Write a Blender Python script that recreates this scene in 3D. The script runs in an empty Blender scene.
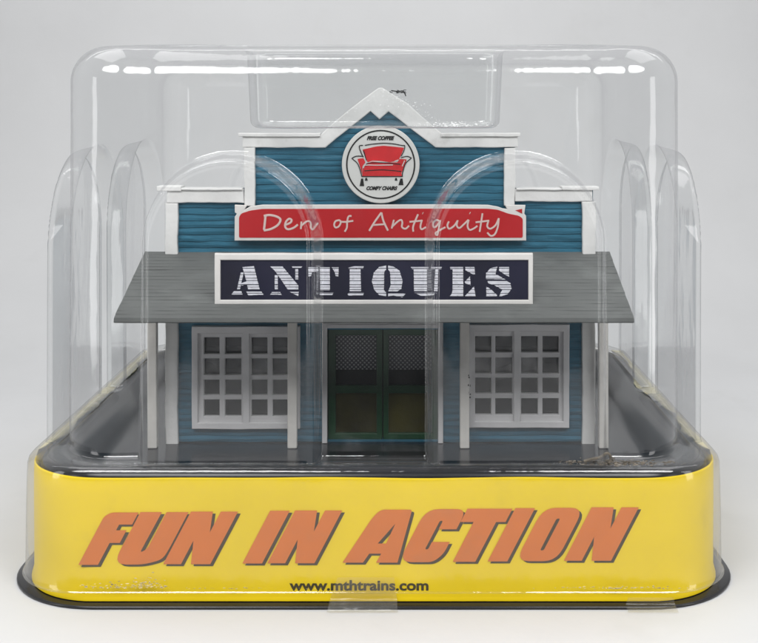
import bpy, bmesh, math, random
from mathutils import Vector, noise
random.seed(11)
S = 0.03                      # metres per design unit (the toy package is about 20 cm wide)
C = bpy.context.scene.collection
scene = bpy.context.scene

# ------------------------------------------------------------------ camera
cd = bpy.data.cameras.new('camera')
cam = bpy.data.objects.new('camera', cd); C.objects.link(cam)
cam.location = (0.33*S, -11.5*S, 4.95*S)
cam.rotation_euler = (math.radians(90), 0, 0)
cd.sensor_width = 36; cd.lens = 36*1150/758
cd.shift_x = -26/758; cd.shift_y = -211.5/758
cd.clip_start = 0.005; cd.clip_end = 20
scene.camera = cam

# ------------------------------------------------------------------ world and lamps
w = bpy.data.worlds.new('World'); scene.world = w; w.use_nodes = True
bg = w.node_tree.nodes['Background']
# a white photo tent: pale at the sides and behind the toy, dark room behind the camera
wn = w.node_tree.nodes; wl = w.node_tree.links
wtc = wn.new('ShaderNodeTexCoord'); wsp = wn.new('ShaderNodeSeparateXYZ'); wl.new(wtc.outputs['Generated'], wsp.inputs[0])
wmr = wn.new('ShaderNodeMapRange'); wmr.inputs['From Min'].default_value = -1; wl.new(wsp.outputs['Y'], wmr.inputs['Value'])
wr = wn.new('ShaderNodeValToRGB'); we = wr.color_ramp.elements
we[0].position = .12; we[0].color = (.05, .055, .06, 1); we[1].position = .55; we[1].color = (.64, .65, .66, 1)
wl.new(wmr.outputs[0], wr.inputs[0]); wl.new(wr.outputs[0], bg.inputs[0]); bg.inputs[1].default_value = 1.0
def area(name, loc, aim, sx, sy, power, col=(1, 1, 1), shape='RECTANGLE'):
    d = bpy.data.lights.new(name, 'AREA'); d.shape = shape
    d.size = sx*S; d.size_y = sy*S; d.energy = power; d.color = col
    o = bpy.data.objects.new(name, d); C.objects.link(o)
    o.location = Vector(loc)*S
    o.rotation_euler = (Vector(aim)-Vector(loc)).to_track_quat('-Z', 'Y').to_euler()
    return o
area('softbox_lamp', (-5.5, 1.0, 14), (-1, 3.5, 0), 8, 6, .36)
area('softbox_lamp', (6.5, 1.0, 14), (1, 3.5, 0), 8, 6, .30)
area('front_fill_light', (-6.0, -10.5, 14), (-1, 3, 2), 11, 6, 2.0, shape='ELLIPSE')  # unseen pair of front lights, added to brighten the front faces
area('front_fill_light', (7.0, -10.5, 14), (1, 3, 2), 9, 6, 1.7, shape='ELLIPSE')
area('backdrop_fill_light', (0, 7, 15), (0, 17, 5), 30, 4, 1.16)  # unseen light, added to lift the brightness of the sweep
area('side_highlight_light', (-11, -5, 3.7), (0, 1, 3), 2.2, 7, .16)  # unseen side lights, added to draw highlights along the arch edges
area('side_highlight_light', (11, -5, 3.7), (0, 1, 3), 2.2, 7, .16)
scene.view_settings.view_transform = 'Standard'
scene.view_settings.look = 'None'
scene.view_settings.exposure = -0.06
scene.view_settings.gamma = 1
scene.cycles.max_bounces = 12
scene.cycles.transparent_max_bounces = 40
scene.cycles.caustics_reflective = False
scene.cycles.caustics_refractive = False

# ------------------------------------------------------------------ helpers
def tag(o, label=None, cat=None, kind=None, group=None):
    if label: o['label'] = label
    if cat: o['category'] = cat
    if kind: o['kind'] = kind
    if group: o['group'] = group
    return o
def empty(name, loc=(0, 0, 0)):
    o = bpy.data.objects.new(name, None); C.objects.link(o); o.location = Vector(loc)*S
    o.empty_display_size = 0.01
    return o
def abspos(p):
    v = Vector((0, 0, 0))
    while p: v += p.location; p = p.parent
    return v
def link(name, me, mat, parent=None, smooth=False):
    me.name = name
    me.materials.clear(); me.materials.append(mat)
    o = bpy.data.objects.new(name, me); C.objects.link(o)
    if parent:
        o.parent = parent
        off = abspos(parent)
        for v in me.vertices: v.co -= off
    for p in me.polygons: p.use_smooth = smooth
    return o
def from_bm(bm):
    for v in bm.verts: v.co *= S
    bmesh.ops.recalc_face_normals(bm, faces=bm.faces)
    me = bpy.data.meshes.new('m'); bm.to_mesh(me); bm.free(); return me
def flat(me, ymid):           # curve plane (x, y) -> upright wall plane (x, z) at depth ymid
    for v in me.vertices:
        x, y, z = v.co; v.co = (x*S, (ymid-z)*S, y*S)
    return me
def fill(loops, ymid, half, bevel=0.0):
    """one filled upright plate from closed loops (inner loops are holes)"""
    cu = bpy.data.curves.new('c', 'CURVE'); cu.dimensions = '2D'; cu.fill_mode = 'BOTH'
    cu.extrude = half
    if bevel: cu.bevel_depth = bevel; cu.bevel_resolution = 1; cu.offset = -bevel; cu.extrude = max(half-bevel, 0)
    for lp in loops:
        s = cu.splines.new('POLY'); s.points.add(len(lp)-1); s.use_cyclic_u = True
        for i, (x, y) in enumerate(lp): s.points[i].co = (x, y, 0, 1)
    o = bpy.data.objects.new('c', cu); C.objects.link(o)
    dg = bpy.context.evaluated_depsgraph_get()
    me = bpy.data.meshes.new_from_object(o.evaluated_get(dg))
    bpy.data.objects.remove(o); bpy.data.curves.remove(cu)
    return flat(me, ymid)
def text(body, x0, x1, zc, y, height, shear=0.0, offset=0.0, half=0.002, rot=0.0):
    cu = bpy.data.curves.new('t', 'FONT'); cu.body = body; cu.size = 1
    cu.shear = shear; cu.offset = offset; cu.extrude = 0.0
    o = bpy.data.objects.new('t', cu); C.objects.link(o)
    dg = bpy.context.evaluated_depsgraph_get()
    me = bpy.data.meshes.new_from_object(o.evaluated_get(dg))
    bpy.data.objects.remove(o); bpy.data.curves.remove(cu)
    xs = [v.co.x for v in me.vertices]; ys = [v.co.y for v in me.vertices]
    a, b, c, d = min(xs), max(xs), min(ys), max(ys)
    for v in me.vertices:
        x = x0+(v.co.x-a)/(b-a)*(x1-x0); z = zc+((v.co.y-c)/(d-c)-.5)*height
        v.co = (x*S, y*S, z*S)
    return me
def join(meshes):
    bm = bmesh.new()
    for m in meshes: bm.from_mesh(m); bpy.data.meshes.remove(m)
    me = bpy.data.meshes.new('m'); bm.to_mesh(me); bm.free(); return me
def tubes(strokes, y, width, flatten=0.12):
    """drawn pen strokes: smooth flattened ribbons on an upright face"""
    cu = bpy.data.curves.new('s', 'CURVE'); cu.dimensions = '3D'
    cu.bevel_depth = 0.5; cu.bevel_resolution = 2; cu.use_fill_caps = True; cu.resolution_u = 5
    for st in strokes:
        wd = width
        if isinstance(st, tuple): st, wd = st
        pts = catmull(st, 6)
        s = cu.splines.new('POLY'); s.points.add(len(pts)-1)
        for i, (x, z) in enumerate(pts):
            s.points[i].co = (x, z, 0, 1); s.points[i].radius = wd
    o = bpy.data.objects.new('s', cu); C.objects.link(o)
    dg = bpy.context.evaluated_depsgraph_get()
    me = bpy.data.meshes.new_from_object(o.evaluated_get(dg))
    bpy.data.objects.remove(o); bpy.data.curves.remove(cu)
    bm = bmesh.new(); bm.from_mesh(me); bmesh.ops.remove_doubles(bm, verts=bm.verts, dist=1e-5); bm.to_mesh(me); bm.free()
    for v in me.vertices:
        a, b, c = v.co; v.co = (a*S, (y-c*flatten)*S, b*S)
    return me
def catmull(p, n):
    if len(p) < 3: return list(p)
    out = []
    q = [p[0]]+list(p)+[p[-1]]
    for i in range(1, len(q)-2):
        for k in range(n):
            t = k/n
            out.append(tuple(.5*((2*q[i][j])+(-q[i-1][j]+q[i+1][j])*t+(2*q[i-1][j]-5*q[i][j]+4*q[i+1][j]-q[i+2][j])*t*t
                       + (-q[i-1][j]+3*q[i][j]-3*q[i+1][j]+q[i+2][j])*t**3) for j in (0, 1)))
    out.append(p[-1]); return out
def rpoly(pts, r=0.0, n=5):
    """polygon with rounded corners; a point may carry its own radius"""
    out = []; N = len(pts)
    for i in range(N):
        p = Vector(pts[i][:2]); a = Vector(pts[i-1][:2]); b = Vector(pts[(i+1) % N][:2])
        rr = pts[i][2] if len(pts[i]) > 2 else r
        rr = min(rr, (a-p).length*.5, (b-p).length*.5)
        if rr <= 1e-5: out.append(tuple(p)); continue
        s = p+(a-p).normalized()*rr; e = p+(b-p).normalized()*rr
        for k in range(n+1):
            t = k/n; v = s*(1-t)**2+p*2*t*(1-t)+e*t*t; out.append(tuple(v))
    return out
def rough(lp, amp, step=0.08, seed=0.0):
    """carved-looking outline: subdivide the edges and let them wander"""
    out = []; N = len(lp)
    for i in range(N):
        a = Vector(lp[i]); b = Vector(lp[(i+1) % N]); k = max(1, int((b-a).length/step))
        for j in range(k):
            p = a.lerp(b, j/k)
            n = noise.noise_vector(Vector((p.x*3.1, p.y*3.1, seed)))*amp
            n2 = noise.noise_vector(Vector((p.x*11, p.y*11, seed+5)))*amp*.6
            out.append((p.x+n.x+n2.x, p.y+n.y+n2.y))
    return out
def rect(x0, z0, x1, z1): return [(x0, z0), (x1, z0), (x1, z1), (x0, z1)]
def add_box(bm, x0, x1, y0, y1, z0, z1, bev=0.0):
    r = bmesh.ops.create_cube(bm, size=1)
    for v in r['verts']:
        v.co = Vector(((x0+x1)/2+v.co.x*(x1-x0), (y0+y1)/2+v.co.y*(y1-y0), (z0+z1)/2+v.co.z*(z1-z0)))
    if bev:
        es = list({e for v in r['verts'] for e in v.link_edges})
        bmesh.ops.bevel(bm, geom=es, offset=bev, segments=2, affect='EDGES', profile=.5)
def box_me(*a, bev=0.0):
    bm = bmesh.new(); add_box(bm, *a, bev=bev); return from_bm(bm)

# ------------------------------------------------------------------ materials
def mat(name, col, rough_=.5, spec=.5, var=0.0, vscale=2.0, bump=0.0, bscale=8.0, coat=0.0, stretch=(1, 1, 1), metallic=0.0):
    m = bpy.data.materials.new(name); m.use_nodes = True
    nt = m.node_tree; p = nt.nodes['Principled BSDF']
    p.inputs['Base Color'].default_value = (*col, 1); p.inputs['Roughness'].default_value = rough_
    p.inputs['Specular IOR Level'].default_value = spec; p.inputs['Coat Weight'].default_value = coat
    p.inputs['Metallic'].default_value = metallic
    tc = nt.nodes.new('ShaderNodeTexCoord'); mp = nt.nodes.new('ShaderNodeMapping')
    mp.inputs['Scale'].default_value = tuple(s/S for s in stretch)
    nt.links.new(tc.outputs['Object'], mp.inputs['Vector'])
    if var:
        n = nt.nodes.new('ShaderNodeTexNoise'); n.inputs['Scale'].default_value = vscale; n.inputs['Detail'].default_value = 6
        nt.links.new(mp.outputs[0], n.inputs['Vector'])
        r = nt.nodes.new('ShaderNodeValToRGB'); r.color_ramp.elements[0].position = .3; r.color_ramp.elements[1].position = .7
        r.color_ramp.elements[0].color = (*[c*(1-var) for c in col], 1); r.color_ramp.elements[1].color = (*[min(1, c*(1+var)) for c in col], 1)
        nt.links.new(n.outputs[0], r.inputs[0]); nt.links.new(r.outputs[0], p.inputs['Base Color'])
    if bump:
        n = nt.nodes.new('ShaderNodeTexNoise'); n.inputs['Scale'].default_value = bscale; n.inputs['Detail'].default_value = 5
        nt.links.new(mp.outputs[0], n.inputs['Vector'])
        b = nt.nodes.new('ShaderNodeBump'); b.inputs['Strength'].default_value = bump; b.inputs['Distance'].default_value = .02*S
        nt.links.new(n.outputs[0], b.inputs['Height']); nt.links.new(b.outputs[0], p.inputs['Normal'])
    m['mp'] = mp.name
    return m
def wood_blue():
    m = bpy.data.materials.new('blue_carved_boards'); m.use_nodes = True
    nt = m.node_tree; N = nt.nodes; L = nt.links; p = N['Principled BSDF']
    tc = N.new('ShaderNodeTexCoord'); mp = N.new('ShaderNodeMapping'); mp.inputs['Scale'].default_value = (.5/S, .5/S, 4.2/S)
    L.new(tc.outputs['Object'], mp.inputs[0])
    n1 = N.new('ShaderNodeTexNoise'); n1.inputs['Scale'].default_value = 1.9; n1.inputs['Detail'].default_value = 5; n1.inputs['Distortion'].default_value = 1.1
    L.new(mp.outputs[0], n1.inputs['Vector'])
    mp2 = N.new('ShaderNodeMapping'); mp2.inputs['Scale'].default_value = (1/S, 1/S, 1/S); L.new(tc.outputs['Object'], mp2.inputs[0])
    wv = N.new('ShaderNodeTexWave'); wv.wave_type = 'BANDS'; wv.bands_direction = 'Z'; wv.wave_profile = 'SAW'
    wv.inputs['Scale'].default_value = 3.7; wv.inputs['Distortion'].default_value = 1.3; wv.inputs['Detail'].default_value = 3; wv.inputs['Detail Scale'].default_value = 1.6
    L.new(mp2.outputs[0], wv.inputs['Vector'])
    r = N.new('ShaderNodeValToRGB')
    r.color_ramp.elements[0].position = .3; r.color_ramp.elements[0].color = (.024, .122, .19, 1)
    r.color_ramp.elements[1].position = .72; r.color_ramp.elements[1].color = (.036, .172, .265, 1)
    L.new(n1.outputs[0], r.inputs[0]); L.new(r.outputs[0], p.inputs['Base Color'])
    a = N.new('ShaderNodeMath'); a.operation = 'MULTIPLY_ADD'; a.inputs[1].default_value = .5
    L.new(n1.outputs[0], a.inputs[0]); L.new(wv.outputs['Fac'], a.inputs[2])
    b = N.new('ShaderNodeBump'); b.inputs['Strength'].default_value = .9; b.inputs['Distance'].default_value = .04*S
    L.new(a.outputs[0], b.inputs['Height']); L.new(b.outputs[0], p.inputs['Normal'])
    p.inputs['Roughness'].default_value = .5; p.inputs['Specular IOR Level'].default_value = .35
    return m
def clear_plastic(name, f0=.070, dust=.012, tint=(.985, .99, .99), edge=.84, rough_=.10, wav=.28, haze=.17):
    """thin clear vacuum-formed sheet: reflects by angle, darkens towards its edges, a little dust"""
    m = bpy.data.materials.new(name); m.use_nodes = True
    nt = m.node_tree; N = nt.nodes; L = nt.links; N.remove(N['Principled BSDF']); out = N['Material Output']
    tc = N.new('ShaderNodeTexCoord'); mp = N.new('ShaderNodeMapping'); mp.inputs['Scale'].default_value = (1/S, 1/S, .35/S)
    L.new(tc.outputs['Object'], mp.inputs[0])
    ns = N.new('ShaderNodeTexNoise'); ns.inputs['Scale'].default_value = 2.2; ns.inputs['Detail'].default_value = 3; L.new(mp.outputs[0], ns.inputs['Vector'])
    bp = N.new('ShaderNodeBump'); bp.inputs['Strength'].default_value = wav; bp.inputs['Distance'].default_value = .06*S
    L.new(ns.outputs[0], bp.inputs['Height'])
    lw = N.new('ShaderNodeLayerWeight'); lw.inputs['Blend'].default_value = .5
    p5 = N.new('ShaderNodeMath'); p5.operation = 'POWER'; p5.inputs[1].default_value = 3.7; L.new(lw.outputs['Facing'], p5.inputs[0])
    f = N.new('ShaderNodeMath'); f.operation = 'MULTIPLY_ADD'; f.inputs[1].default_value = .85; f.inputs[2].default_value = f0; f.use_clamp = True
    L.new(p5.outputs[0], f.inputs[0])
    fm = N.new('ShaderNodeMath'); fm.operation = 'MINIMUM'; fm.inputs[1].default_value = .34; L.new(f.outputs[0], fm.inputs[0]); f = fm
    gl = N.new('ShaderNodeBsdfGlossy'); gl.inputs['Roughness'].default_value = rough_; L.new(bp.outputs[0], gl.inputs['Normal'])
    tr = N.new('ShaderNodeBsdfTransparent')
    p3 = N.new('ShaderNodeMath'); p3.operation = 'POWER'; p3.inputs[1].default_value = 3; L.new(lw.outputs['Facing'], p3.inputs[0])
    mc = N.new('ShaderNodeMix'); mc.data_type = 'RGBA'; mc.inputs[6].default_value = (*tint, 1); mc.inputs[7].default_value = (edge, edge, edge*1.02, 1)
    L.new(p3.outputs[0], mc.inputs[0]); L.new(mc.outputs[2], tr.inputs[0])
    df = N.new('ShaderNodeBsdfDiffuse'); df.inputs[0].default_value = (.82, .82, .82, 1)
    tl = N.new('ShaderNodeBsdfTranslucent'); tl.inputs[0].default_value = (.85, .85, .85, 1)
    dd = N.new('ShaderNodeMixShader'); dd.inputs[0].default_value = .5; L.new(df.outputs[0], dd.inputs[1]); L.new(tl.outputs[0], dd.inputs[2])
    nd = N.new('ShaderNodeTexNoise'); nd.inputs['Scale'].default_value = 3.5; nd.inputs['Detail'].default_value = 8; L.new(mp.outputs[0], nd.inputs['Vector'])
    dm = N.new('ShaderNodeMath'); dm.operation = 'MULTIPLY'; dm.inputs[1].default_value = dust*2; L.new(nd.outputs[0], dm.inputs[0])
    pf = N.new('ShaderNodeMath'); pf.operation = 'POWER'; pf.inputs[1].default_value = 1.6; L.new(lw.outputs['Facing'], pf.inputs[0])
    pg = N.new('ShaderNodeMath'); pg.operation = 'MULTIPLY_ADD'; pg.inputs[1].default_value = haze; pg.inputs[2].default_value = 0.0; L.new(pf.outputs[0], pg.inputs[0])
    dsum = N.new('ShaderNodeMath'); dsum.operation = 'ADD'; L.new(dm.outputs[0], dsum.inputs[0]); L.new(pg.outputs[0], dsum.inputs[1]); dm = dsum
    m1 = N.new('ShaderNodeMixShader'); L.new(dm.outputs[0], m1.inputs[0]); L.new(tr.outputs[0], m1.inputs[1]); L.new(dd.outputs[0], m1.inputs[2])
    m2 = N.new('ShaderNodeMixShader'); L.new(f.outputs[0], m2.inputs[0]); L.new(m1.outputs[0], m2.inputs[1]); L.new(gl.outputs[0], m2.inputs[2])
    L.new(m2.outputs[0], out.inputs[0])
    return m
M = dict(
    paper=mat('white_sweep_paper', (.565, .567, .572), .75, .25, .022, .5, .3, 3),
    black=mat('black_styrene', (.012, .012, .014), .22, .5, .2, 2, .08, 3),
    tray=mat('black_tray_plastic', (.009, .010, .014), .22, .35, .2, 1.5),
    yellow=mat('yellow_card', (.76, .545, .006), .5, .25, .05, 1.1, .05, 2),
    cream=mat('torn_card_edge', (.68, .60, .34), .8, .2, .18, 6, .5, 20),
    orange=mat('orange_print', (.60, .155, .022), .5, .35, .03, 5),
    brown=mat('dark_brown_print', (.055, .035, .012), .5, .35),
    webink=mat('black_web_print', (.05, .04, .015), .5, .3),
    blue=wood_blue(),
    trim=mat('white_trim_paint', (.64, .635, .625), .5, .35, .07, 3, .5, 7),
    frame=mat('grey_white_window_paint', (.60, .59, .60), .5, .35, .05, 3, .35, 9),
    post=mat('cream_post_paint', (.56, .54, .51), .5, .35, .08, 6, .3, 10),
    roof=mat('grey_painted_shingle', (.11, .115, .112), .6, .3, .10, 3, .12, 12, stretch=(.6, 1, 1)),
    red=mat('red_print', (.42, .008, .012), .45, .4, .06, 3),
    signwhite=mat('sign_white_border', (.62, .60, .58), .5, .35, .05, 4),
    scriptink=mat('pale_script_print', (.60, .45, .42), .5, .3),
    navy=mat('navy_print', (.008, .008, .024), .5, .25, .35, 1.2),
    stencil=mat('pale_stencil_print', (.58, .58, .63), .5, .3, .12, 25),
    discwhite=mat('disc_white', (.60, .60, .58), .5, .35, .03, 4),
    olive=mat('olive_brown_door_panel', (.045, .040, .008), .3, .4, .85, 1.4, .3, 10),  # olive-brown panel; its strong mottling stands in for reflections on the door
    ink=mat('black_ink', (.012, .012, .012), .5, .3),
    sofared=mat('sofa_red', (.55, .018, .022), .5, .35, .18, 4),
    green=mat('dark_green_door_paint', (.008, .048, .018), .35, .5, .3, 4, .3, 10),
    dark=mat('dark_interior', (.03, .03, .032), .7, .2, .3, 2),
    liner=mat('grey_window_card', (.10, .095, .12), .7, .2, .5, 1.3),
    glue=mat('dried_glue_dirt', (.13, .11, .085), .6, .4, .5, 12, .6, 20),
    gluepale=mat('pale_dried_glue', (.46, .37, .18), .45, .4, .5, 12, .5, 20),
    frost=mat('scuffed_white_chips', (.85, .85, .85), .3, .5),
    shell=clear_plastic('clear_blister_plastic'),
    tape=clear_plastic('yellowed_tape', f0=.05, dust=.06, tint=(.93, .91, .84), edge=.7, rough_=.25, wav=.8),
)
def wear(m, col, lo, hi, amt, scale):
    """irregular grubby patches with a shape of their own"""
    nt = m.node_tree; N = nt.nodes; L = nt.links; p = N['Principled BSDF']; src = p.inputs['Base Color'].links[0].from_socket
    n = N.new('ShaderNodeTexNoise'); n.inputs['Scale'].default_value = scale; n.inputs['Detail'].default_value = 9; n.inputs['Roughness'].default_value = .62
    L.new(N[m['mp']].outputs[0], n.inputs['Vector'])
    q = N.new('ShaderNodeMapRange'); q.inputs['From Min'].default_value = lo; q.inputs['From Max'].default_value = hi; q.inputs['To Max'].default_value = amt
    L.new(n.outputs[0], q.inputs['Value'])
    x = N.new('ShaderNodeMix'); x.data_type = 'RGBA'; L.new(q.outputs[0], x.inputs[0]); L.new(src, x.inputs[6]); x.inputs[7].default_value = (*col, 1)
    L.new(x.outputs[2], p.inputs['Base Color'])
wear(M['yellow'], (.42, .31, .05), .58, .72, .25, 1.3)
wear(M['trim'], (.30, .29, .27), .60, .75, .5, 2.6)
wear(M['roof'], (.19, .20, .195), .55, .75, .5, 2.0)
wear(M['paper'], (.50, .50, .495), .58, .72, .35, .55)
wear(M['orange'], (.40, .16, .06), .56, .72, .4, 1.7)
def pane_mat():
    m = clear_plastic('window_glazing', f0=.03, dust=.03, tint=(.60, .60, .63), edge=.4, rough_=.12, wav=.3)
    return m
M['pane'] = pane_mat()
def lace_mat():
    m = bpy.data.materials.new('dotted_lace_print'); m.use_nodes = True
    nt = m.node_tree; N = nt.nodes; L = nt.links; p = N['Principled BSDF']
    tc = N.new('ShaderNodeTexCoord'); mp = N.new('ShaderNodeMapping'); mp.inputs['Scale'].default_value = (1/S, 1/S, 1/S)
    mp.inputs['Rotation'].default_value = (0, math.radians(45), 0)
    L.new(tc.outputs['Object'], mp.inputs[0])
    sp = N.new('ShaderNodeSeparateXYZ'); L.new(mp.outputs[0], sp.inputs[0])
    sines = []
    for ax in ('X', 'Z'):
        a = N.new('ShaderNodeMath'); a.operation = 'MULTIPLY'; a.inputs[1].default_value = 2*math.pi/.036; L.new(sp.outputs[ax], a.inputs[0])
        s = N.new('ShaderNodeMath'); s.operation = 'SINE'; L.new(a.outputs[0], s.inputs[0]); sines.append(s)
    mu = N.new('ShaderNodeMath'); mu.operation = 'ADD'; L.new(sines[0].outputs[0], mu.inputs[0]); L.new(sines[1].outputs[0], mu.inputs[1])
    r = N.new('ShaderNodeValToRGB'); r.color_ramp.elements[0].position = .2; r.color_ramp.elements[0].color = (.035, .035, .045, 1)
    r.color_ramp.elements[1].position = .9; r.color_ramp.elements[1].color = (.30, .30, .30, 1)
    L.new(mu.outputs[0], r.inputs[0]); L.new(r.outputs[0], p.inputs['Base Color']); p.inputs['Roughness'].default_value = .4
    return m
M['lace'] = lace_mat()

# ------------------------------------------------------------------ white sweep under and behind everything
def backdrop():
    bm = bmesh.new(); prof = []
    for k in range(30): prof.append((-10.8+k*20.8/29, 0))
    R = 7
    for k in range(1, 25):
        a = math.radians(90*k/24); prof.append((10+R*math.sin(a), R-R*math.cos(a)))
    for k in range(1, 12): prof.append((17, R+k))
    xs = [-22+44*i/40 for i in range(41)]
    g = [[bm.verts.new((x, y, z)) for x in xs] for y, z in prof]
    for i in range(len(prof)-1):
        for j in range(40): bm.faces.new((g[i][j], g[i][j+1], g[i+1][j+1], g[i+1][j]))
    tag(link('backdrop', from_bm(bm), M['paper'], None, True), kind='structure')
backdrop()

# ------------------------------------------------------------------ rounded-rectangle lofts
def ring(hx, hy, r, z, cx=0.0, cy=3.15, nE=20, nC=8):
    """points and outward normals, same index layout for every ring with the same nE, nC"""
    out = []
    sides = [((-hx+r, -hy), (hx-r, -hy), (0, -1)), ((hx, -hy+r), (hx, hy-r), (1, 0)), ((hx-r, hy), (-hx+r, hy), (0, 1)), ((-hx, hy-r), (-hx, -hy+r), (-1, 0))]
    cor = [((hx-r, -hy+r), -90), ((hx-r, hy-r), 0), ((-hx+r, hy-r), 90), ((-hx+r, -hy+r), 180)]
    for k in range(4):
        a, b, n = sides[k]
        for i in range(nE):
            t = i/(nE-1); out.append((cx+a[0]+(b[0]-a[0])*t, cy+a[1]+(b[1]-a[1])*t, z, n[0], n[1], k))
        c, a0 = cor[k]
        for i in range(1, nC):
            an = math.radians(a0+90*i/nC); out.append((cx+c[0]+r*math.cos(an), cy+c[1]+r*math.sin(an), z, math.cos(an), math.sin(an), -1))
    return out
def loft(rings, cap0=False, cap1=False):
    bm = bmesh.new()
    vs = [[bm.verts.new(p[:3]) for p in r] for r in rings]
    n = len(vs[0])
    for i in range(len(vs)-1):
        for j in range(n):
            bm.faces.new((vs[i][j], vs[i][(j+1) % n], vs[i+1][(j+1) % n], vs[i+1][j]))
    if cap0: bm.faces.new(list(reversed(vs[0])))
    if cap1: bm.faces.new(vs[-1])
    return from_bm(bm)

# ------------------------------------------------------------------ display base: black plate, yellow card sleeve, black tray
base = empty('display_base', (0, 3.15, 0))
tag(base, 'black tray and base plate wrapped in a yellow card band reading FUN IN ACTION', 'packaging base')
R = lambda *a: ring(*a, nE=24, nC=14)
link('base_plate', loft([R(3.79, 3.25, 1.05, .002), R(3.81, 3.27, 1.05, .010), R(3.81, 3.27, 1.05, .026), R(3.80, 3.255, 1.05, .034), R(3.5, 3.1, .8, .036)], True, True), M['black'], base, True)
# card sleeve, slightly wavy
sl = []
for z, o in ((.045, .02), (.07, .02), (.16, .0), (.4, .0), (.8, .0), (1.1, .0), (1.255, .0), (1.27, -.002), (1.27, -.012), (1.1, -.02)):
    rr = []
    for (x, y, zz, nx, ny, k) in ring(3.61+o, 3.15+o, .85, z, nE=60, nC=16):
        d = .006*noise.noise(Vector((x*1.3, y*1.3, z*2)))
        if k == 0: d = min(d, .0)*.3
        rr.append((x+nx*d, y+ny*d, zz+(.010*noise.noise(Vector((x, y, 9))) if z > 1.2 else 0), nx, ny, k))
    sl.append(rr)
sleeve = link('card_sleeve', loft(sl), M['yellow'], base, True)

# torn pale card edges standing above the sleeve along both sides
for sx in (-1, 1):
    bm = bmesh.new(); n = 200; rows = []
    for i in range(n):
        y = .75+i*5.0/(n-1)
        h = .05+.07*noise.noise(Vector((y*1.3, sx*3, 0)))+.05*noise.noise(Vector((y*4, sx*3, 2)))+.02*noise.noise(Vector((y*17, sx, 2)))
        if sx > 0: h += .07*math.sin(y*2.2)-.01
        h = max(h+.07, .0)*min(1, (y-.7)*1.5)
        wv = .015*noise.noise(Vector((y*3, 7, sx)))
        rows.append([bm.verts.new((sx*(3.60+wv), y, 1.25)), bm.verts.new((sx*(3.575+wv), y, 1.335)),
                     bm.verts.new((sx*(3.55+wv-h), y, 1.352)), bm.verts.new((sx*(3.55+wv-h), y, 1.338))])
    for i in range(n-1):
        for a in range(3): bm.faces.new((rows[i][a], rows[i][a+1], rows[i+1][a+1], rows[i+1][a]))
    t = link('torn_edge', from_bm(bm), M['cream'], sleeve, False)

# lettering FUN IN ACTION : upright outlines, slanted afterwards
def stem_hole(x0, x1, z0, z1, r): return rpoly(rect(x0, z0, x1, z1), r)
LET = {
 'F': [rpoly([(0, 0), (.375, 0), (.375, .42), (.57, .42), (.57, .66), (.37, .66), (.37, .77), (.62, .77), (.62, 1), (.10, 1, .1), (0, .92, .05)])],
 'U': [rpoly([(0, 1), (0, .0, .26), (.60, 0, .2), (.90, .1, .3), (.92, .3, .2), (.92, 1), (.50, 1), (.50, .30, .06), (.40, .22, .06), (.41, 1)])],
 'N': [rpoly([(0, 0), (.34, 0), (.34, .45), (.53, 0), (.9, 0), (.9, 1), (.57, 1), (.57, .60), (.42, 1), (0, 1)])],
 'I': [rect(0, 0, .375, 1)],
 'A': [rpoly([(0, 0), (.39, 0), (.42, .17), (.65, .17), (.64, 0), (1.05, 0), (.80, 1, .05), (.20, 1, .12), (.12, .85, .1)]), [(.48, .36), (.64, .36), (.62, .74)]],
 'C': [rpoly([(.0, 0, .25), (.66, 0, .22), (.78, .15, .1), (.78, .38), (.44, .38), (.44, .24, .03), (.38, .24, .03), (.38, .78, .03), (.44, .78, .03), (.44, .62), (.78, .62), (.78, 1, .22), (.0, 1, .25)])],
 'T': [rpoly([(.25, 0), (.68, 0), (.68, .75), (.86, .75), (.86, 1), (0, 1), (0, .75), (.25, .75)])],
 'O': [rpoly([(0, 0, .25), (.78, 0, .25), (.78, 1, .25), (0, 1, .25)]), rpoly([(.36, .2, .04), (.43, .2, .04), (.43, .8, .04), (.36, .8, .04)])],
}
SLOG = [('F', 78.6), ('U', 112.9), ('N', 163.4), ('I', 242.5), ('N', 267.5), ('A', 342.6), ('C', 398.4), ('T', 439.7), ('I', 487.6), ('O', 515.5), ('N', 563.8)]
def slogan(dx, dz, y):
    ms = []
    for ch, px in SLOG:
        H = .523; base_z = 4.95-(564.6-(px-78)*.0085-110)/100
        loops = []
        for lp in LET[ch]:
            loops.append([((px-372)/100+(x+z*.53)*H+dx, base_z+z*H*(1+(px-78)*.00004)+dz) for x, z in lp])
        ms.append(fill(loops, y, .0008))
    return join(ms)
link('slogan_shadow', slogan(.026, -.022, -.0035), M['brown'], sleeve)
link('slogan_lettering', slogan(0, 0, -.0085), M['orange'], sleeve)
link('web_address', text('www.mthtrains.com', (289.5-372)/100, (428.5-372)/100, 4.95-(585.3-110)/100, -.005, .108, offset=.03), M['webink'], sleeve)

# black tray: rounded rim that drops to a floor the toy stands on
Tn = lambda *a: ring(*a, nE=30, nC=12)
tr = [Tn(3.54, 3.09, .80, .10), Tn(3.55, 3.10, .80, 1.18), Tn(3.54, 3.09, .79, 1.25), Tn(3.51, 3.06, .78, 1.30), Tn(3.46, 3.01, .76, 1.328), Tn(3.38, 2.95, .72, 1.335),
      Tn(3.28, 2.88, .66, 1.32), Tn(3.18, 2.80, .6, 1.24), Tn(3.10, 2.74, .55, 1.10), Tn(3.04, 2.70, .5, 1.03), Tn(2.97, 2.64, .45, 1.004), Tn(2.88, 2.56, .4, 1.0)]
link('tray', loft(tr, False, True), M['tray'], base, True)

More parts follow.
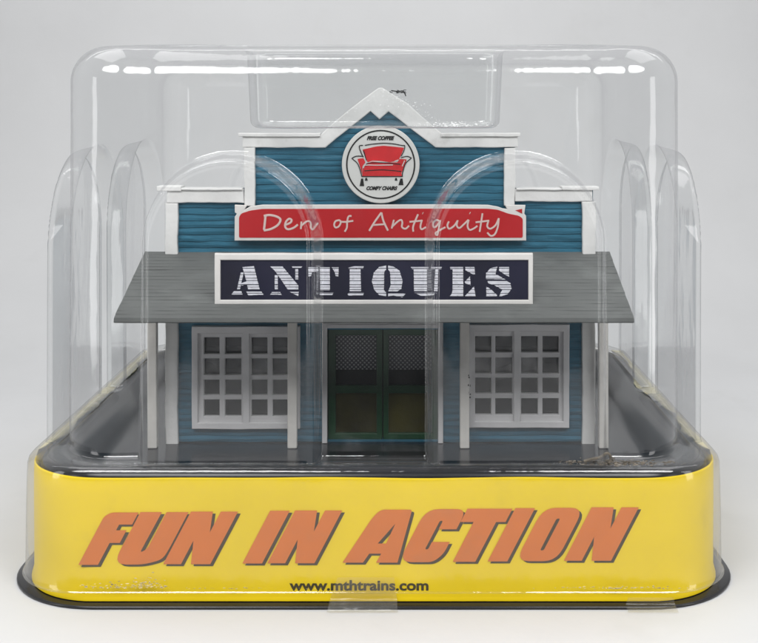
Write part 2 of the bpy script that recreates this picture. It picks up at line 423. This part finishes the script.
# ------------------------------------------------------------------ toy storefront
HY = 2.17                                         # depth of the false front
K = 1150/(11.5+HY)
FX = lambda px, k=K: (px-405)/k+.33               # measured from the photograph, at the false front's own depth
FZ = lambda py, k=K: 4.95-(py-110)/k
house = empty('toy_storefront', (0, 3.3, 1.0))
tag(house, 'blue toy antique shop with white trim, stepped false front and grey porch roof', 'toy building')
def fp(pts, k=K): return [(FX(x, k), FZ(y, k)) for x, y in pts]
z0 = 1.003
outline = fp([(168, 0), (168, 190), (246, 190), (246, 138), (322, 138), (381, 91), (443, 138), (515, 138), (515, 190), (593, 190), (593, 0)])
outline[0] = (outline[0][0], z0); outline[-1] = (outline[-1][0], z0)
wL = (193, 325.3, 300.5, 427.3); wR = (468.6, 323.3, 568.3, 426)
holes = [fp([(a+4, b+4), (c-4, b+4), (c-4, d-4), (a+4, d-4)]) for a, b, c, d in (wL, wR)]
door_hole = [(FX(327), z0+.02), (FX(438.5), z0+.02), (FX(438.5), FZ(328)), (FX(327), FZ(328))]
wall = link('wall', join([fill([outline]+holes+[door_hole], HY+.07, .07)]), M['blue'], house)
def clapboards():
    bm = bmesh.new(); hz = .078; z = z0+.002; k = 0
    def spans(zc):
        xs = []
        for i in range(len(outline)):
            (ax, ay), (bx, by) = outline[i], outline[(i+1) % len(outline)]
            if (ay > zc) != (by > zc): xs.append(ax+(zc-ay)*(bx-ax)/(by-ay))
        xs.sort(); sp = [(xs[0], xs[-1])] if xs else []
        for hl in holes+[door_hole]:
            hx0 = min(p[0] for p in hl); hx1 = max(p[0] for p in hl); hz0 = min(p[1] for p in hl); hz1 = max(p[1] for p in hl)
            if hz0-.02 < zc < hz1+.03:
                n = []
                for a, b in sp:
                    if hx0 > a and hx1 < b: n += [(a, hx0-.01), (hx1+.01, b)]
                    else: n.append((a, b))
                sp = n
        return sp
    while z < 5.1:
        h = hz*random.uniform(.8, 1.2)
        A, B = spans(z+h*.5), spans(min(z+h*.97, 5.15))
        if len(A) != len(B): A = B if len(B) else []
        for (a, b), (c, d) in zip(A, B):
            a = max(a, c)+.012; b = min(b, d)-.012
            if b-a < .06: continue
            n = max(2, int((b-a)/.05)); rows = []
            for i in range(n+1):
                x = a+(b-a)*i/n
                w1 = .013*noise.noise(Vector((x*1.6, k*3.7, 0)))+.007*noise.noise(Vector((x*6, k*3.7, 4)))
                w2 = .013*noise.noise(Vector((x*1.6, (k+1)*3.7, 0)))+.007*noise.noise(Vector((x*6, (k+1)*3.7, 4)))
                p = .013+.009*noise.noise(Vector((x*2.5, k*5.1, 8)))
                q = .010*noise.noise(Vector((x*4, k*2.1, 18)))
                rows.append([bm.verts.new(v) for v in ((x, HY+.004, z+w1+.006), (x, HY-p, z+w1+.008), (x, HY-p*.8-.003+q*.4, z+h*.5+(w1+w2)/2), (x, HY-.002, z+h+w2), (x, HY+.006, z+h+w2))])
            for i in range(n):
                for j in range(4): bm.faces.new((rows[i][j], rows[i+1][j], rows[i+1][j+1], rows[i][j+1]))
        z += h; k += 1
    return from_bm(bm)
link('siding', clapboards(), M['blue'], house, False)
# sides, back and flat roof of the body behind the front
bm = bmesh.new()
x0, x1 = -2.44, 2.50
add_box(bm, x0, x0+.08, HY+.14, 5.2, z0, 3.45); add_box(bm, x1-.08, x1, HY+.14, 5.2, z0, 3.45); add_box(bm, x0+.08, x1-.08, 5.12, 5.2, z0, 3.45)
link('body_wall', from_bm(bm), M['blue'], house)
link('flat_roof', box_me(x0-.04, x1+.04, HY+.142, 5.26, 3.45, 3.52), M['roof'], house)
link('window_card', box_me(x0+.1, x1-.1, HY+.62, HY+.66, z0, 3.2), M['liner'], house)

for (a, b, lv, sd) in ((196, 297, 371.5, 1), (472, 565, 370, 2)):  # dark cutouts standing in for the stepped shadows behind the panes
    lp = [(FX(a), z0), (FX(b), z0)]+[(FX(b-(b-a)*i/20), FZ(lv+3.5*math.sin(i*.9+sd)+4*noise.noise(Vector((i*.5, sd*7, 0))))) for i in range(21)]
    link('window_shadow_card', join([fill([lp], HY+.30, .01), fill([fp([(a, 356.5), (b, 356.5), (b, 350.6+sd*.4), (a, 351)])], HY+.26, .05)]), M['dark'], house)

# white trim
def trim(pts, y=HY-.035, half=.034, amp=.012, seed=0, bev=.012):
    return fill([rough(pts, amp, seed=seed)], y, half, bev)
TB = lambda a, b, c, d: fp([(a, d), (c, d), (c, b), (a, b)])
parts = [
    trim(TB(166.5, 202.8, 178.8, 447), seed=1), trim(TB(581.5, 201.2, 594.6, 447), seed=2),
    trim(TB(168, 188.8, 244.7, 202.4), seed=3), trim(TB(514.6, 188.8, 592, 201.0), seed=4),
    trim(TB(244.9, 147.4, 255.6, 206), seed=5), trim(TB(503.6, 147.4, 514.4, 205), seed=6),
]
peak = fp([(243, 136.2), (319, 136.2), (345, 112.5), (378.8, 88), (382.6, 88), (406, 102.5), (433, 126), (445, 136.2), (517, 136.2), (517, 147.2), (435.3, 147.2), (388.7, 111.4), (379.7, 119.2), (370.5, 111.4), (325.7, 147.2), (243, 147.2)])
parts.append(fill([rough(peak, .007, seed=8)], HY-.035, .034, .012))
link('trim', join(parts), M['trim'], house)
for a, b, c, d, sd in ((239, 133, 321, 136.4, 1), (441, 133, 519.5, 136.4, 2), (158.5, 185.8, 182.5, 190.6, 3), (182.8, 187.6, 243.8, 189.6, 4), (561, 186.2, 598, 189.4, 5), (515.6, 187.8, 560.6, 189.6, 6)):
    link('coping', fill([rough(TB(a, b, c, d), .006, seed=sd)], HY+.02, .12, .008), M['trim'], house)

# windows
def window(o, cols, rows):
    fr = fp([(o[0], o[3]), (o[2], o[3]), (o[2], o[1]), (o[0], o[1])])
    hs = [fp([(a, d), (b, d), (b, c), (a, c)]) for a, b in cols for c, d in rows]
    f = link('window', fill([rough(fr, .004, seed=o[0])]+hs, HY-.02, .035, .008), M['frame'], house)
    # raised surround and centre post in front of the grid
    a, b, c, d = o; mid = (cols[1][1]+cols[2][0])/2
    ins = [fp([(a+6, d-6.5), (mid-3.2, d-6.5), (mid-3.2, b+7), (a+6, b+7)]), fp([(mid+3.2, d-6.5), (c-6, d-6.5), (c-6, b+7), (mid+3.2, b+7)])]
    link('surround', fill([rough([(x, z) for x, z in fr], .005, seed=o[0]+3)]+ins, HY-.072, .016, .008), M['frame'], f)
    link('pane', box_me(FX(a+5), FX(c-5), HY+.035, HY+.045, FZ(d-5), FZ(b+5)), M['pane'], f)
window(wL, [(204.6, 220.2), (225.6, 242), (252, 268), (273.2, 289.4)], [(336.5, 353), (357.6, 374), (378.7, 394), (398.5, 415)])
window(wR, [(474, 490.8), (495, 512), (520.7, 537.4), (542, 558.2)], [(335.4, 351.4), (356.6, 372.4), (376.8, 392.4), (397.3, 413.6)])

# doorway
df = fp([(322.5, 0), (322.5, 321), (443, 321), (443, 0)]); df[0] = (df[0][0], z0); df[-1] = (df[-1][0], z0)
dh = [(FX(327.5), z0), (FX(327.5), FZ(327.5)), (FX(438), FZ(327.5)), (FX(438), z0)]
frame_lp = [df[0], df[1], df[2], df[3], dh[3], dh[2], dh[1], dh[0]]
link('door_frame', fill([frame_lp], HY-.03, .03, .008), M['frame'], house)
link('transom_bar', fill([fp([(328.5, 326.6), (437, 326.6), (437, 323.4), (328.5, 323.4)])], HY-.068, .008), M['frame'], house)
for (a, b, ga, gb) in ((327.8, 382.2, 335.5, 376.5), (383.2, 437.8, 388.5, 432)):
    lp = [(FX(a), z0+.022), (FX(b), z0+.022), (FX(b), FZ(328.4)), (FX(a), FZ(328.4))]
    hs = [fp([(ga, 386), (gb, 386), (gb, 336), (ga, 336)]), fp([(ga, 434), (gb, 434), (gb, 394), (ga, 394)])]
    d = link('door', fill([lp]+hs, HY+.06, .03, .008), M['green'], house)
    link('door_panel', fill([fp([(ga-2, 436), (gb+2, 436), (gb+2, 388), (ga-2, 388)])], HY+.085, .008), M['olive'], d)
    link('door_glass', fill([fp([(ga-1, 371), (gb+1, 371), (gb+1, 335), (ga-1, 335)])], HY+.083, .004), M['lace'], d)
    link('door_kickboard', fill([fp([(ga-1, 387), (gb+1, 387), (gb+1, 371.2), (ga-1, 371.2)])], HY+.083, .004), M['dark'], d)
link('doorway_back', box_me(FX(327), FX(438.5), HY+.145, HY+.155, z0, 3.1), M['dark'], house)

# porch roof: sawtooth courses of grey boards, closed underneath
def porch_roof():
    yb, zb, yf, zf = HY-.002, 3.262, .70, 2.735
    n = 20; top = []
    for k in range(n):
        t0, t1 = k/n, (k+1)/n
        top.append((yb+(yf-yb)*t0, zb+(zf-zb)*t0+.006)); top.append((yb+(yf-yb)*t1, zb+(zf-zb)*t1+.009))
    prof = top+[(yf, zf-.035), (yf+.03, zf-.05), (yb, zb-.075)]
    bm = bmesh.new(); xs = [-2.76+5.52*i/60 for i in range(61)]
    rows = []
    for i, x in enumerate(xs):
        row = []
        for j, (y, z) in enumerate(prof):
            dx = 0
            if i in (0, 60): dx = .008*noise.noise(Vector((j*.9, x, 0)))
            row.append(bm.verts.new((x+dx, y+(.004*noise.noise(Vector((x*5, j*.7, 1))) if 0 < j < len(top)-1 else 0), z+.004*noise.noise(Vector((x*3, j*1.7, 0))))))
        rows.append(row)
    m = len(prof)
    for i in range(60):
        for j in range(m): bm.faces.new((rows[i][j], rows[i+1][j], rows[i+1][(j+1) % m], rows[i][(j+1) % m]))
    bm.faces.new(rows[0]); bm.faces.new(list(reversed(rows[-1])))
    return from_bm(bm)
link('porch_roof', porch_roof(), M['roof'], house)
for px in (-2.62, -.986, 1.026, 2.645):
    bm = bmesh.new(); add_box(bm, px-.055, px+.055, 1.90, 2.0, z0, 3.12, bev=.012)
    for v in bm.verts:
        v.co.x += .008*noise.noise(Vector((px, v.co.z, 0)))
    link('post', from_bm(bm), M['post'], house)

# round sofa sign
KD = 1150/(11.5+HY-.12)
def dp(pts, zx=.12442, ox=340, oy=125): return [(FX(ox+x*zx, KD), FZ(oy+y*zx, KD)) for x, y in pts]
cx, cz = FX(380.7, KD), FZ(164.4, KD)
circ = lambda r, n=72: [(cx+r*math.cos(2*math.pi*i/n), cz+r*math.sin(2*math.pi*i/n)) for i in range(n)]
disc = link('round_sign', fill([circ(38.9/KD)], HY-.09, .03, .01), M['discwhite'], house)
yd = HY-.123
link('ring', fill([circ(34.6/KD), circ(33.2/KD)], yd, .002), M['ink'], disc)
red_polys = [[(180, 197), (225, 187), (290, 172), (350, 166), (420, 172), (515, 182), (500, 220), (470, 285), (400, 298), (330, 288), (260, 285), (222, 300), (200, 250)],
             [(140, 272), (188, 266), (205, 300), (180, 330), (178, 395), (160, 330)],
             [(215, 308), (260, 293), (330, 300), (462, 300), (478, 272), (535, 275), (528, 315), (493, 385), (500, 412), (178, 412), (184, 345)]]
sofa = link('sofa_print', join([fill([rpoly(dp(p), .012)], yd, .002) for p in red_polys]), M['sofared'], disc)
PX = 1/KD
blk = [[(165, 163), (155, 172), (165, 212), (186, 258)], [(200, 163), (260, 153), (350, 146), (430, 151), (500, 164), (520, 166), (514, 205), (492, 250)],
       [(190, 251), (130, 250), (95, 268)], [(95, 268), (140, 308), (163, 365), (175, 412)], [(490, 262), (540, 251), (575, 265)], [(575, 265), (530, 305), (506, 370), (500, 412)],
       [(205, 330), (230, 306), (350, 303), (485, 315)], [(195, 368), (340, 360), (492, 372)], [(172, 413), (505, 413)], [(190, 205), (212, 285)], [(165, 163), (185, 163)]]
link('sofa_outline', join([tubes([dp(s) for s in blk], yd-.005, .9*PX),
     fill([dp([(170, 430), (186, 430), (194, 490), (158, 490)])], yd, .002), fill([dp([(205, 424), (216, 424), (224, 447), (199, 447)])], yd, .002),
     fill([dp([(445, 424), (456, 424), (462, 447), (440, 447)])], yd, .002), fill([dp([(485, 430), (503, 430), (510, 483), (470, 483)])], yd, .002)]), M['ink'], disc)
link('sofa_highlight', tubes([dp([(176, 196), (190, 240), (208, 290)]), dp([(190, 345), (205, 322), (300, 322), (425, 320)]), dp([(500, 330), (520, 285)]), dp([(440, 290), (470, 280)])], yd-.009, .8*PX), M['discwhite'], disc)
link('sign_wording', join([text('FREE COFFEE', FX(340+215*.12442, KD), FX(340+438*.12442, KD), FZ(125+105*.12442, KD), yd-.003, 34*.12442*PX, shear=.35, offset=.055),
     text('COMFY CHAIRS', FX(340+212*.12442, KD), FX(340+462*.12442, KD), FZ(125+507*.12442, KD), yd-.003, 32*.12442*PX, shear=.35, offset=.055)]), M['ink'], disc)

# red script sign
KR = 1150/(11.5+HY-.14)
rp = lambda pts: [(FX(x, KR), FZ(y, KR)) for x, y in pts]
R3 = lambda pts: rp([(440+x*.1187, 200+y*.1187) for x, y in pts])
out_red = rp([(234.3, 240.8), (526.3, 240.8), (526.3, 216), (524.5, 213.8), (525.6, 205.2), (505, 205.0), (507, 209), (503, 208.6), (498, 206.8), (488, 205.0), (440, 204.6), (330, 204.8), (262, 204.9), (250, 206.5), (244.5, 209.6), (247, 205.4), (234.5, 205.0), (234.6, 212.5), (236.5, 214), (234.5, 217)])
rs = link('script_sign', fill([out_red], HY-.10, .03, .008), M['signwhite'], house)
in_red = rp([(239, 237.7), (522.8, 237.7), (522.8, 218.5), (519, 215.8), (508, 213.5), (498, 209.8), (488, 208.7), (440, 208.6), (330, 208.8), (262, 208.9), (250, 210.6), (241, 213.6), (239, 217)])
link('red_field', join([fill([rpoly(in_red, .02)], HY-.1325, .002), fill([rp([(515.5, 210.4), (522.2, 213.6), (522.2, 208.8)])], HY-.1325, .002)]), M['red'], rs)
t1 = lambda pts: rp([(255+x*.13193, 200+y*.13193) for x, y in pts])
t2 = lambda pts: rp([(360+x*.13193, 200+y*.13193) for x, y in pts])
W = 1.75/KR
ink = [(t1([(80, 115), (75, 165), (68, 226)]), W*1.3), (t1([(66, 121), (110, 114), (165, 126), (193, 150), (172, 190), (120, 220), (66, 231)]), W*1.25),
       (t1([(233, 188), (268, 172), (277, 152), (258, 143), (235, 165), (228, 200), (248, 222), (290, 212), (325, 186)]), W*1.15),
       (t1([(352, 163), (347, 220)]), W), (t1([(349, 198), (385, 166), (413, 162), (424, 182), (424, 208), (440, 222), (478, 172)]), W),
       t1([(642, 152), (612, 160), (600, 185), (610, 208), (635, 200), (650, 170), (640, 152)]), t1([(648, 165), (690, 166), (745, 158)]), t1([(732, 122), (710, 124), (699, 160), (696, 210), (680, 240)]),
       (t2([(70, 234), (112, 165), (162, 95)]), W*1.1), (t2([(162, 95), (178, 160), (212, 232)]), W*1.1), t2([(102, 190), (195, 183)]),
       t2([(257, 150), (240, 216)]), t2([(246, 200), (290, 160), (313, 152), (321, 172), (318, 205), (345, 218), (372, 195)]),
       t2([(440, 108), (418, 160), (402, 205), (404, 240)]), t2([(375, 166), (465, 157)]), t2([(470, 150), (458, 200), (468, 222), (500, 205)]), (t2([(474, 99), (478, 101)]), W*1.3),
       t2([(603, 160), (577, 152), (553, 180), (558, 205), (582, 196), (608, 155)]), t2([(608, 152), (598, 210), (586, 266), (573, 250), (610, 226), (648, 206)]),
       R3([(75, 180), (62, 215), (78, 242), (118, 218), (150, 172)]), R3([(150, 170), (141, 212), (162, 236), (200, 206), (240, 166)]), R3([(242, 166), (232, 220), (250, 252), (285, 240), (315, 218)]), (R3([(250, 108), (255, 111)]), W*1.3),
       R3([(358, 112), (346, 190), (334, 268)]), R3([(300, 188), (350, 182), (415, 174)]), R3([(408, 176), (398, 222), (425, 242), (468, 212), (495, 155)]), R3([(496, 153), (486, 230), (462, 288), (428, 302), (398, 274)])]
link('script_lettering', tubes(ink, HY-.138, W), M['scriptink'], rs)

# big sign standing on the porch roof
SY = 1.03; KS = 1150/(11.5+SY)
sp_ = lambda pts: [(FX(x, KS), FZ(y, KS)) for x, y in pts]
big = link('sign_board', fill([rough(sp_([(215.2, 303.8), (532.6, 303.8), (532.6, 253.2), (215.2, 253.2)]), .003), sp_([(221, 299.3), (528, 299.3), (528, 259.6), (221, 259.6)])], SY, .045, .01), M['signwhite'], house)
link('navy_field', fill([sp_([(220, 300.3), (529, 300.3), (529, 258.6), (220, 258.6)])], SY-.005, .02), M['navy'], big)
q4 = lambda p: [(225+x*.15831, 255+y*.15831) for x, y in p]
q5 = lambda p: [(340+x*.14512, 255+y*.14512) for x, y in p]
q6 = lambda p: [(430+x*.14512, 255+y*.14512) for x, y in p]
G = []
G += [q4(p) for p in ([(102, 108), (120, 108), (96, 216), (78, 216)], [(44, 247), (58, 226), (105, 226), (113, 247)], [(113, 74), (185, 68), (222, 218), (150, 218), (141, 182), (106, 192), (102, 176), (138, 164)], [(136, 228), (232, 228), (246, 248), (150, 252)],
     [(288, 70), (365, 70), (465, 190), (465, 218), (400, 218), (318, 98)], [(316, 125), (335, 125), (335, 216), (316, 216)], [(288, 247), (300, 231), (350, 231), (360, 249)], [(446, 86), (464, 86), (464, 152), (446, 152)], [(424, 70), (489, 70), (480, 81), (430, 81)], [(410, 230), (467, 230), (464, 257)],
     [(600, 75), (662, 75), (664, 220), (603, 220)], [(597, 235), (686, 235), (680, 250), (600, 250)], [(675, 75), (719, 75), (717, 133), (700, 130), (694, 106)], [(590, 75), (527, 75), (529, 133), (545, 130), (552, 106), (590, 100)])]
G += [q5(p) for p in ([(53, 86), (98, 75), (165, 75), (160, 91), (60, 92)], [(68, 95), (142, 95), (146, 246), (67, 246)], [(53, 266), (62, 258), (165, 258), (160, 274), (60, 276)],
     [(318, 70), (318, 98), (305, 112), (303, 240), (318, 255), (318, 281), (270, 273), (236, 236), (220, 178), (234, 118), (270, 80)], [(332, 70), (370, 78), (410, 105), (431, 175), (423, 230), (395, 248), (333, 248), (350, 200), (345, 112), (332, 98)], [(332, 258), (380, 260), (452, 264), (430, 289), (370, 276), (332, 281)],
     [(488, 80), (612, 80), (610, 93), (495, 93)], [(508, 96), (600, 96), (600, 246), (510, 246)], [(656, 96), (677, 96), (672, 246), (648, 246)], [(626, 80), (701, 80), (698, 93), (630, 93)], [(513, 257), (662, 257), (640, 275), (560, 279)])]
G += [q6(p) for p in ([(138, 80), (228, 80), (228, 95), (140, 95)], [(155, 97), (228, 97), (228, 281), (136, 281), (150, 262), (155, 240)], [(242, 80), (305, 80), (309, 134), (295, 130), (243, 102)], [(239, 182), (274, 145), (279, 207), (242, 192)], [(242, 277), (302, 214), (313, 281), (242, 281)],
     [(384, 162), (385, 122), (418, 86), (463, 78), (455, 105), (450, 128), (520, 166)], [(475, 80), (543, 80), (543, 146), (520, 136), (475, 105)], [(395, 175), (520, 172), (552, 190), (560, 230), (532, 268), (475, 286), (485, 257), (498, 236), (440, 205), (400, 192)], [(387, 213), (420, 235), (462, 275), (455, 283), (387, 283)])]
gaps = []; y = 267.5
while y < 296:
    gaps.append((y, y+random.uniform(.5, .85))); y += random.uniform(2.3, 4.0)
def stencil():
    bm = bmesh.new(); yy = SY-.0285; st = .22
    for gi, poly in enumerate(G):
        y = min(p[1] for p in poly); ye = max(p[1] for p in poly)
        while y < ye:
            yc = y+st/2
            hit = any(a <= yc+random.uniform(-.04, .04) <= b for a, b in gaps)
            if not hit:
                xs = []
                for i in range(len(poly)):
                    (ax, ay), (bx, by) = poly[i], poly[(i+1) % len(poly)]
                    if (ay > yc) != (by > yc): xs.append(ax+(yc-ay)*(bx-ax)/(by-ay))
                xs.sort()
                for a, b in zip(xs[::2], xs[1::2]):
                    a += random.uniform(-.22, .22); b += random.uniform(-.22, .22)
                    if random.random() < .10 and b-a > 3:     # worn speck
                        c = random.uniform(a+.4, b-1); segs = [(a, c), (c+random.uniform(.3, 1.1), b)]
                    else: segs = [(a, b)]
                    for a_, b_ in segs:
                        if b_-a_ < .2: continue
                        v = [bm.verts.new((FX(px, KS), yy, FZ(py, KS))) for px, py in ((a_, y+st), (b_, y+st), (b_, y), (a_, y))]
                        bm.faces.new(v)
            y += st
    return from_bm(bm)
link('stencil_lettering', stencil(), M['stencil'], big)

# ------------------------------------------------------------------ clear cover
cover = empty('plastic_cover', (0, 3.15, .17))
tag(cover, 'clear moulded plastic dome with arched bulges and a sunken pocket, covering the blue toy shop', 'plastic cover')
def sm(a, b, x):
    t = max(0, min(1, (x-a)/(b-a))); return t*t*(3-2*t)
def arch(s, z, c, hw, zt):
    zc = zt-hw
    d = hw-math.hypot(s-c, z-zc) if z > zc else hw-abs(s-c)
    return sm(.01, .085, d)+.2*math.exp(-((d-.105)/.022)**2)
def cover_mesh():
    nE, nC = 250, 18
    rg = lambda hx, hy, r, z, **k: ring(hx, hy, r, z, nE=nE, nC=nC, **k)
    rings = []
    for hx, hy, r, z in ((3.668, 3.188, .75, .150), (3.672, 3.192, .755, .136), (3.684, 3.204, .76, .134), (3.69, 3.21, .76, .142), (3.685, 3.205, .76, .145), (3.675, 3.197, .76, .165), (3.663, 3.186, .75, .19), (3.657, 3.18, .74, .7), (3.65, 3.175, .74, 1.1), (3.645, 3.172, .74, 1.27), (3.63, 3.162, .73, 1.32),
                         (3.60, 3.14, .72, 1.355), (3.55, 3.11, .70, 1.372), (3.46, 3.06, .66, 1.376), (3.38, 3.0, .62, 1.379)):
        rings.append(rg(hx, hy, r, z))
    hx, hy, rp_ = 3.24, 2.90, .60
    zs = [1.38+.03*math.sin(0)]
    z = 1.382; zl = []
    while z < 5.25: zl.append(z); z += .022 if (z > 1.6) else .012
    zl += [5.25]
    def wall_ring(z, inset=0.0, zz=None):
        base_f = .07*(1-math.sqrt(max(0, 1-(max(0, 1.45-z)/.07)**2))) if z < 1.45 else 0.0
        out = []
        for (x, y, _, nx, ny, k) in rg(hx-inset, hy-inset, max(.05, rp_-inset), z):
            d = base_f*1.0
            if k in (0, 2):
                lean = -.075*(min(z, 3.4)-1.38) if k == 0 else 0
                A = max(arch(x, z, c, .94, 4.53) for c in (-1.45, 1.47))
                d = d*(1-A)+(1-A)*lean*sm(hx-.6, hx-1.0, abs(x))+A*(.19+base_f*.2)
            elif k in (1, 3):
                for c in (1.92, 4.38): d = max(d, base_f*.35+.23*arch(y, z, c, 1.16, 4.56))
            d += .010*noise.noise(Vector((x*.9, y*.9, z*.35)))
            out.append((x+nx*d, y+ny*d, (zz if zz is not None else z), nx, ny, k))
        return out
    for z in zl: rings.append(wall_ring(z))
    rf = .38
    for k in range(1, 17):
        a = math.radians(90*k/16)
        rings.append(wall_ring(5.25, rf*(1-math.cos(a)), 5.25+rf*math.sin(a)))
    top = rings[-1]
    def well(inset, z, hx=1.40, hy=.54, r=.22): return rg(hx-inset, hy-inset, max(.04, r-inset*.5), z, cy=1.45)
    w0 = well(-.10, 5.632)
    for k in range(1, 8):
        t = k/8
        rings.append([(a[0]+(b[0]-a[0])*t, a[1]+(b[1]-a[1])*t, 5.63+.018*math.sin(t*3), 0, 0, -1) for a, b in zip(top, w0)])
    rings.append(w0)
    for k in range(1, 7):
        a = math.radians(90*k/6); rings.append(well(-.10+.10*math.sin(a), 5.632-.10*(1-math.cos(a))))
    for k in range(1, 12): rings.append(well(.03*k/11, 5.532-k*(5.532-4.84)/11))
    for k in range(1, 8):
        a = math.radians(90*k/7); rings.append(well(.03+.10*(1-math.cos(a)), 4.84-.09*math.sin(a)))
    for k in range(1, 8):
        t = k/8
        rings.append([(a[0]*(1-t), 1.45+(a[1]-1.45)*(1-t), 4.75+.03*math.exp(-((a[0]*(1-t))/.5)**2)*t+.012*noise.noise(Vector((a[0]*3*(1-t), a[1]*3, t*4))), 0, 0, -1) for a in well(.13, 4.75)])
    return loft(rings, False, True)
shell = link('shell', cover_mesh(), M['shell'], cover, True)

# bits stuck to the cover
def chips(cx, cy, cz, dx, dy, dz, n, s0, s1, flat_=(1, .5, .6)):
    bm = bmesh.new()
    for i in range(n):
        r = bmesh.ops.create_icosphere(bm, subdivisions=1, radius=random.uniform(s0, s1))
        o = Vector((cx+random.gauss(0, dx), cy+random.gauss(0, dy), cz+abs(random.gauss(0, dz))))
        sc = Vector((random.uniform(.6, 2)*flat_[0], flat_[1], random.uniform(.5, 1.2)*flat_[2]))
        for v in r['verts']:
            j = noise.noise_vector(v.co*40+Vector((i, i, i)))*.35*s1
            v.co = Vector((v.co.x*sc.x, v.co.y*sc.y, v.co.z*sc.z))+j+o
    return from_bm(bm)
link('glue_residue', join([chips(2.45, .10, 1.378, .25, .035, .016, 240, .004, .015), chips(2.3, .11, 1.39, .12, .02, .025, 50, .006, .014)]), M['glue'], cover)
bm = bmesh.new()
pth = [(2.13, 1.42), (2.20, 1.44), (2.29, 1.46), (2.36, 1.50), (2.40, 1.46), (2.38, 1.40)]
link('glue_residue', tubes([pth], .06, .028, 1.0), M['glue'], cover)
for a in ((-2.45, -.055, .19, .22, .006, .025, 90, .004, .014), (-2.22, -.055, .21, .07, .004, .05, 45, .004, .012),
          (2.5, -.055, .185, .28, .006, .012, 90, .003, .012), (-1.2, -.055, .185, .5, .003, .005, 30, .003, .009)):
    link('glue_residue', chips(*a), M['gluepale'], cover)
link('scuff_mark', join([chips(.29, .885, 5.135, .035, .004, .016, 45, .003, .010), chips(.20, .885, 5.13, .03, .004, .015, 14, .003, .008),
                         tubes([[(.18, 5.16), (.26, 5.15), (.31, 5.155), (.34, 5.10)]], .885, .012, .5)]), M['ink'], cover)
link('scuff_mark', join([chips(.85, .95, 4.775, .16, .12, .02, 160, .003, .011), chips(.35, .93, 4.98, .16, .004, .05, 40, .002, .006)]+[
                         chips(.10+t*.62, .90, 5.16-t*.36, .03, .003, .012, 4, .002, .005) for t in [i/12 for i in range(13)]]+[chips(.06-t*.5, .90, 5.14-t*.36, .03, .003, .01, 2, .002, .005) for t in [i/8 for i in range(9)]]+[chips(.8, .91, 4.78, .2, .003, .004, 40, .002, .006)]), M['frost'], cover)
link('scuff_mark', chips(.98, .06, 2.05, .008, .004, .14, 9, .004, .009, (.7, .4, 1.6)), M['ink'], cover)

# clear tape patches folded over the bottom edge
def tape(pts_top, pts_bot, y, seed):
    """slightly crumpled strip running down the front and out over the base plate"""
    bm = bmesh.new(); n, m = 16, 10; g = []
    for j in range(m+1):
        t = j/m; row = []
        for i in range(n+1):
            s = i/n
            x = (pts_top[0]+(pts_top[1]-pts_top[0])*s)*(1-t)+(pts_bot[0]+(pts_bot[1]-pts_bot[0])*s)*t
            z = pts_top[2]*(1-t)+pts_bot[2]*t
            yy = y-.14*sm(.75, .93, t)
            if yy < y-.13: z = max(.012, z)
            yy -= .008*abs(noise.noise(Vector((x*5, z*9, seed))))
            row.append(bm.verts.new((x, yy, z)))
        g.append(row)
    for j in range(m):
        for i in range(n): bm.faces.new((g[j][i], g[j][i+1], g[j+1][i+1], g[j+1][i]))
    return from_bm(bm)
link('tape_patch', tape((-.34, .22, .30), (-.44, .26, .01), -.055, 1), M['tape'], cover, True)
link('tape_patch', tape((2.55, 3.0, .10), (2.52, 3.02, .01), -.06, 2), M['tape'], cover, True)
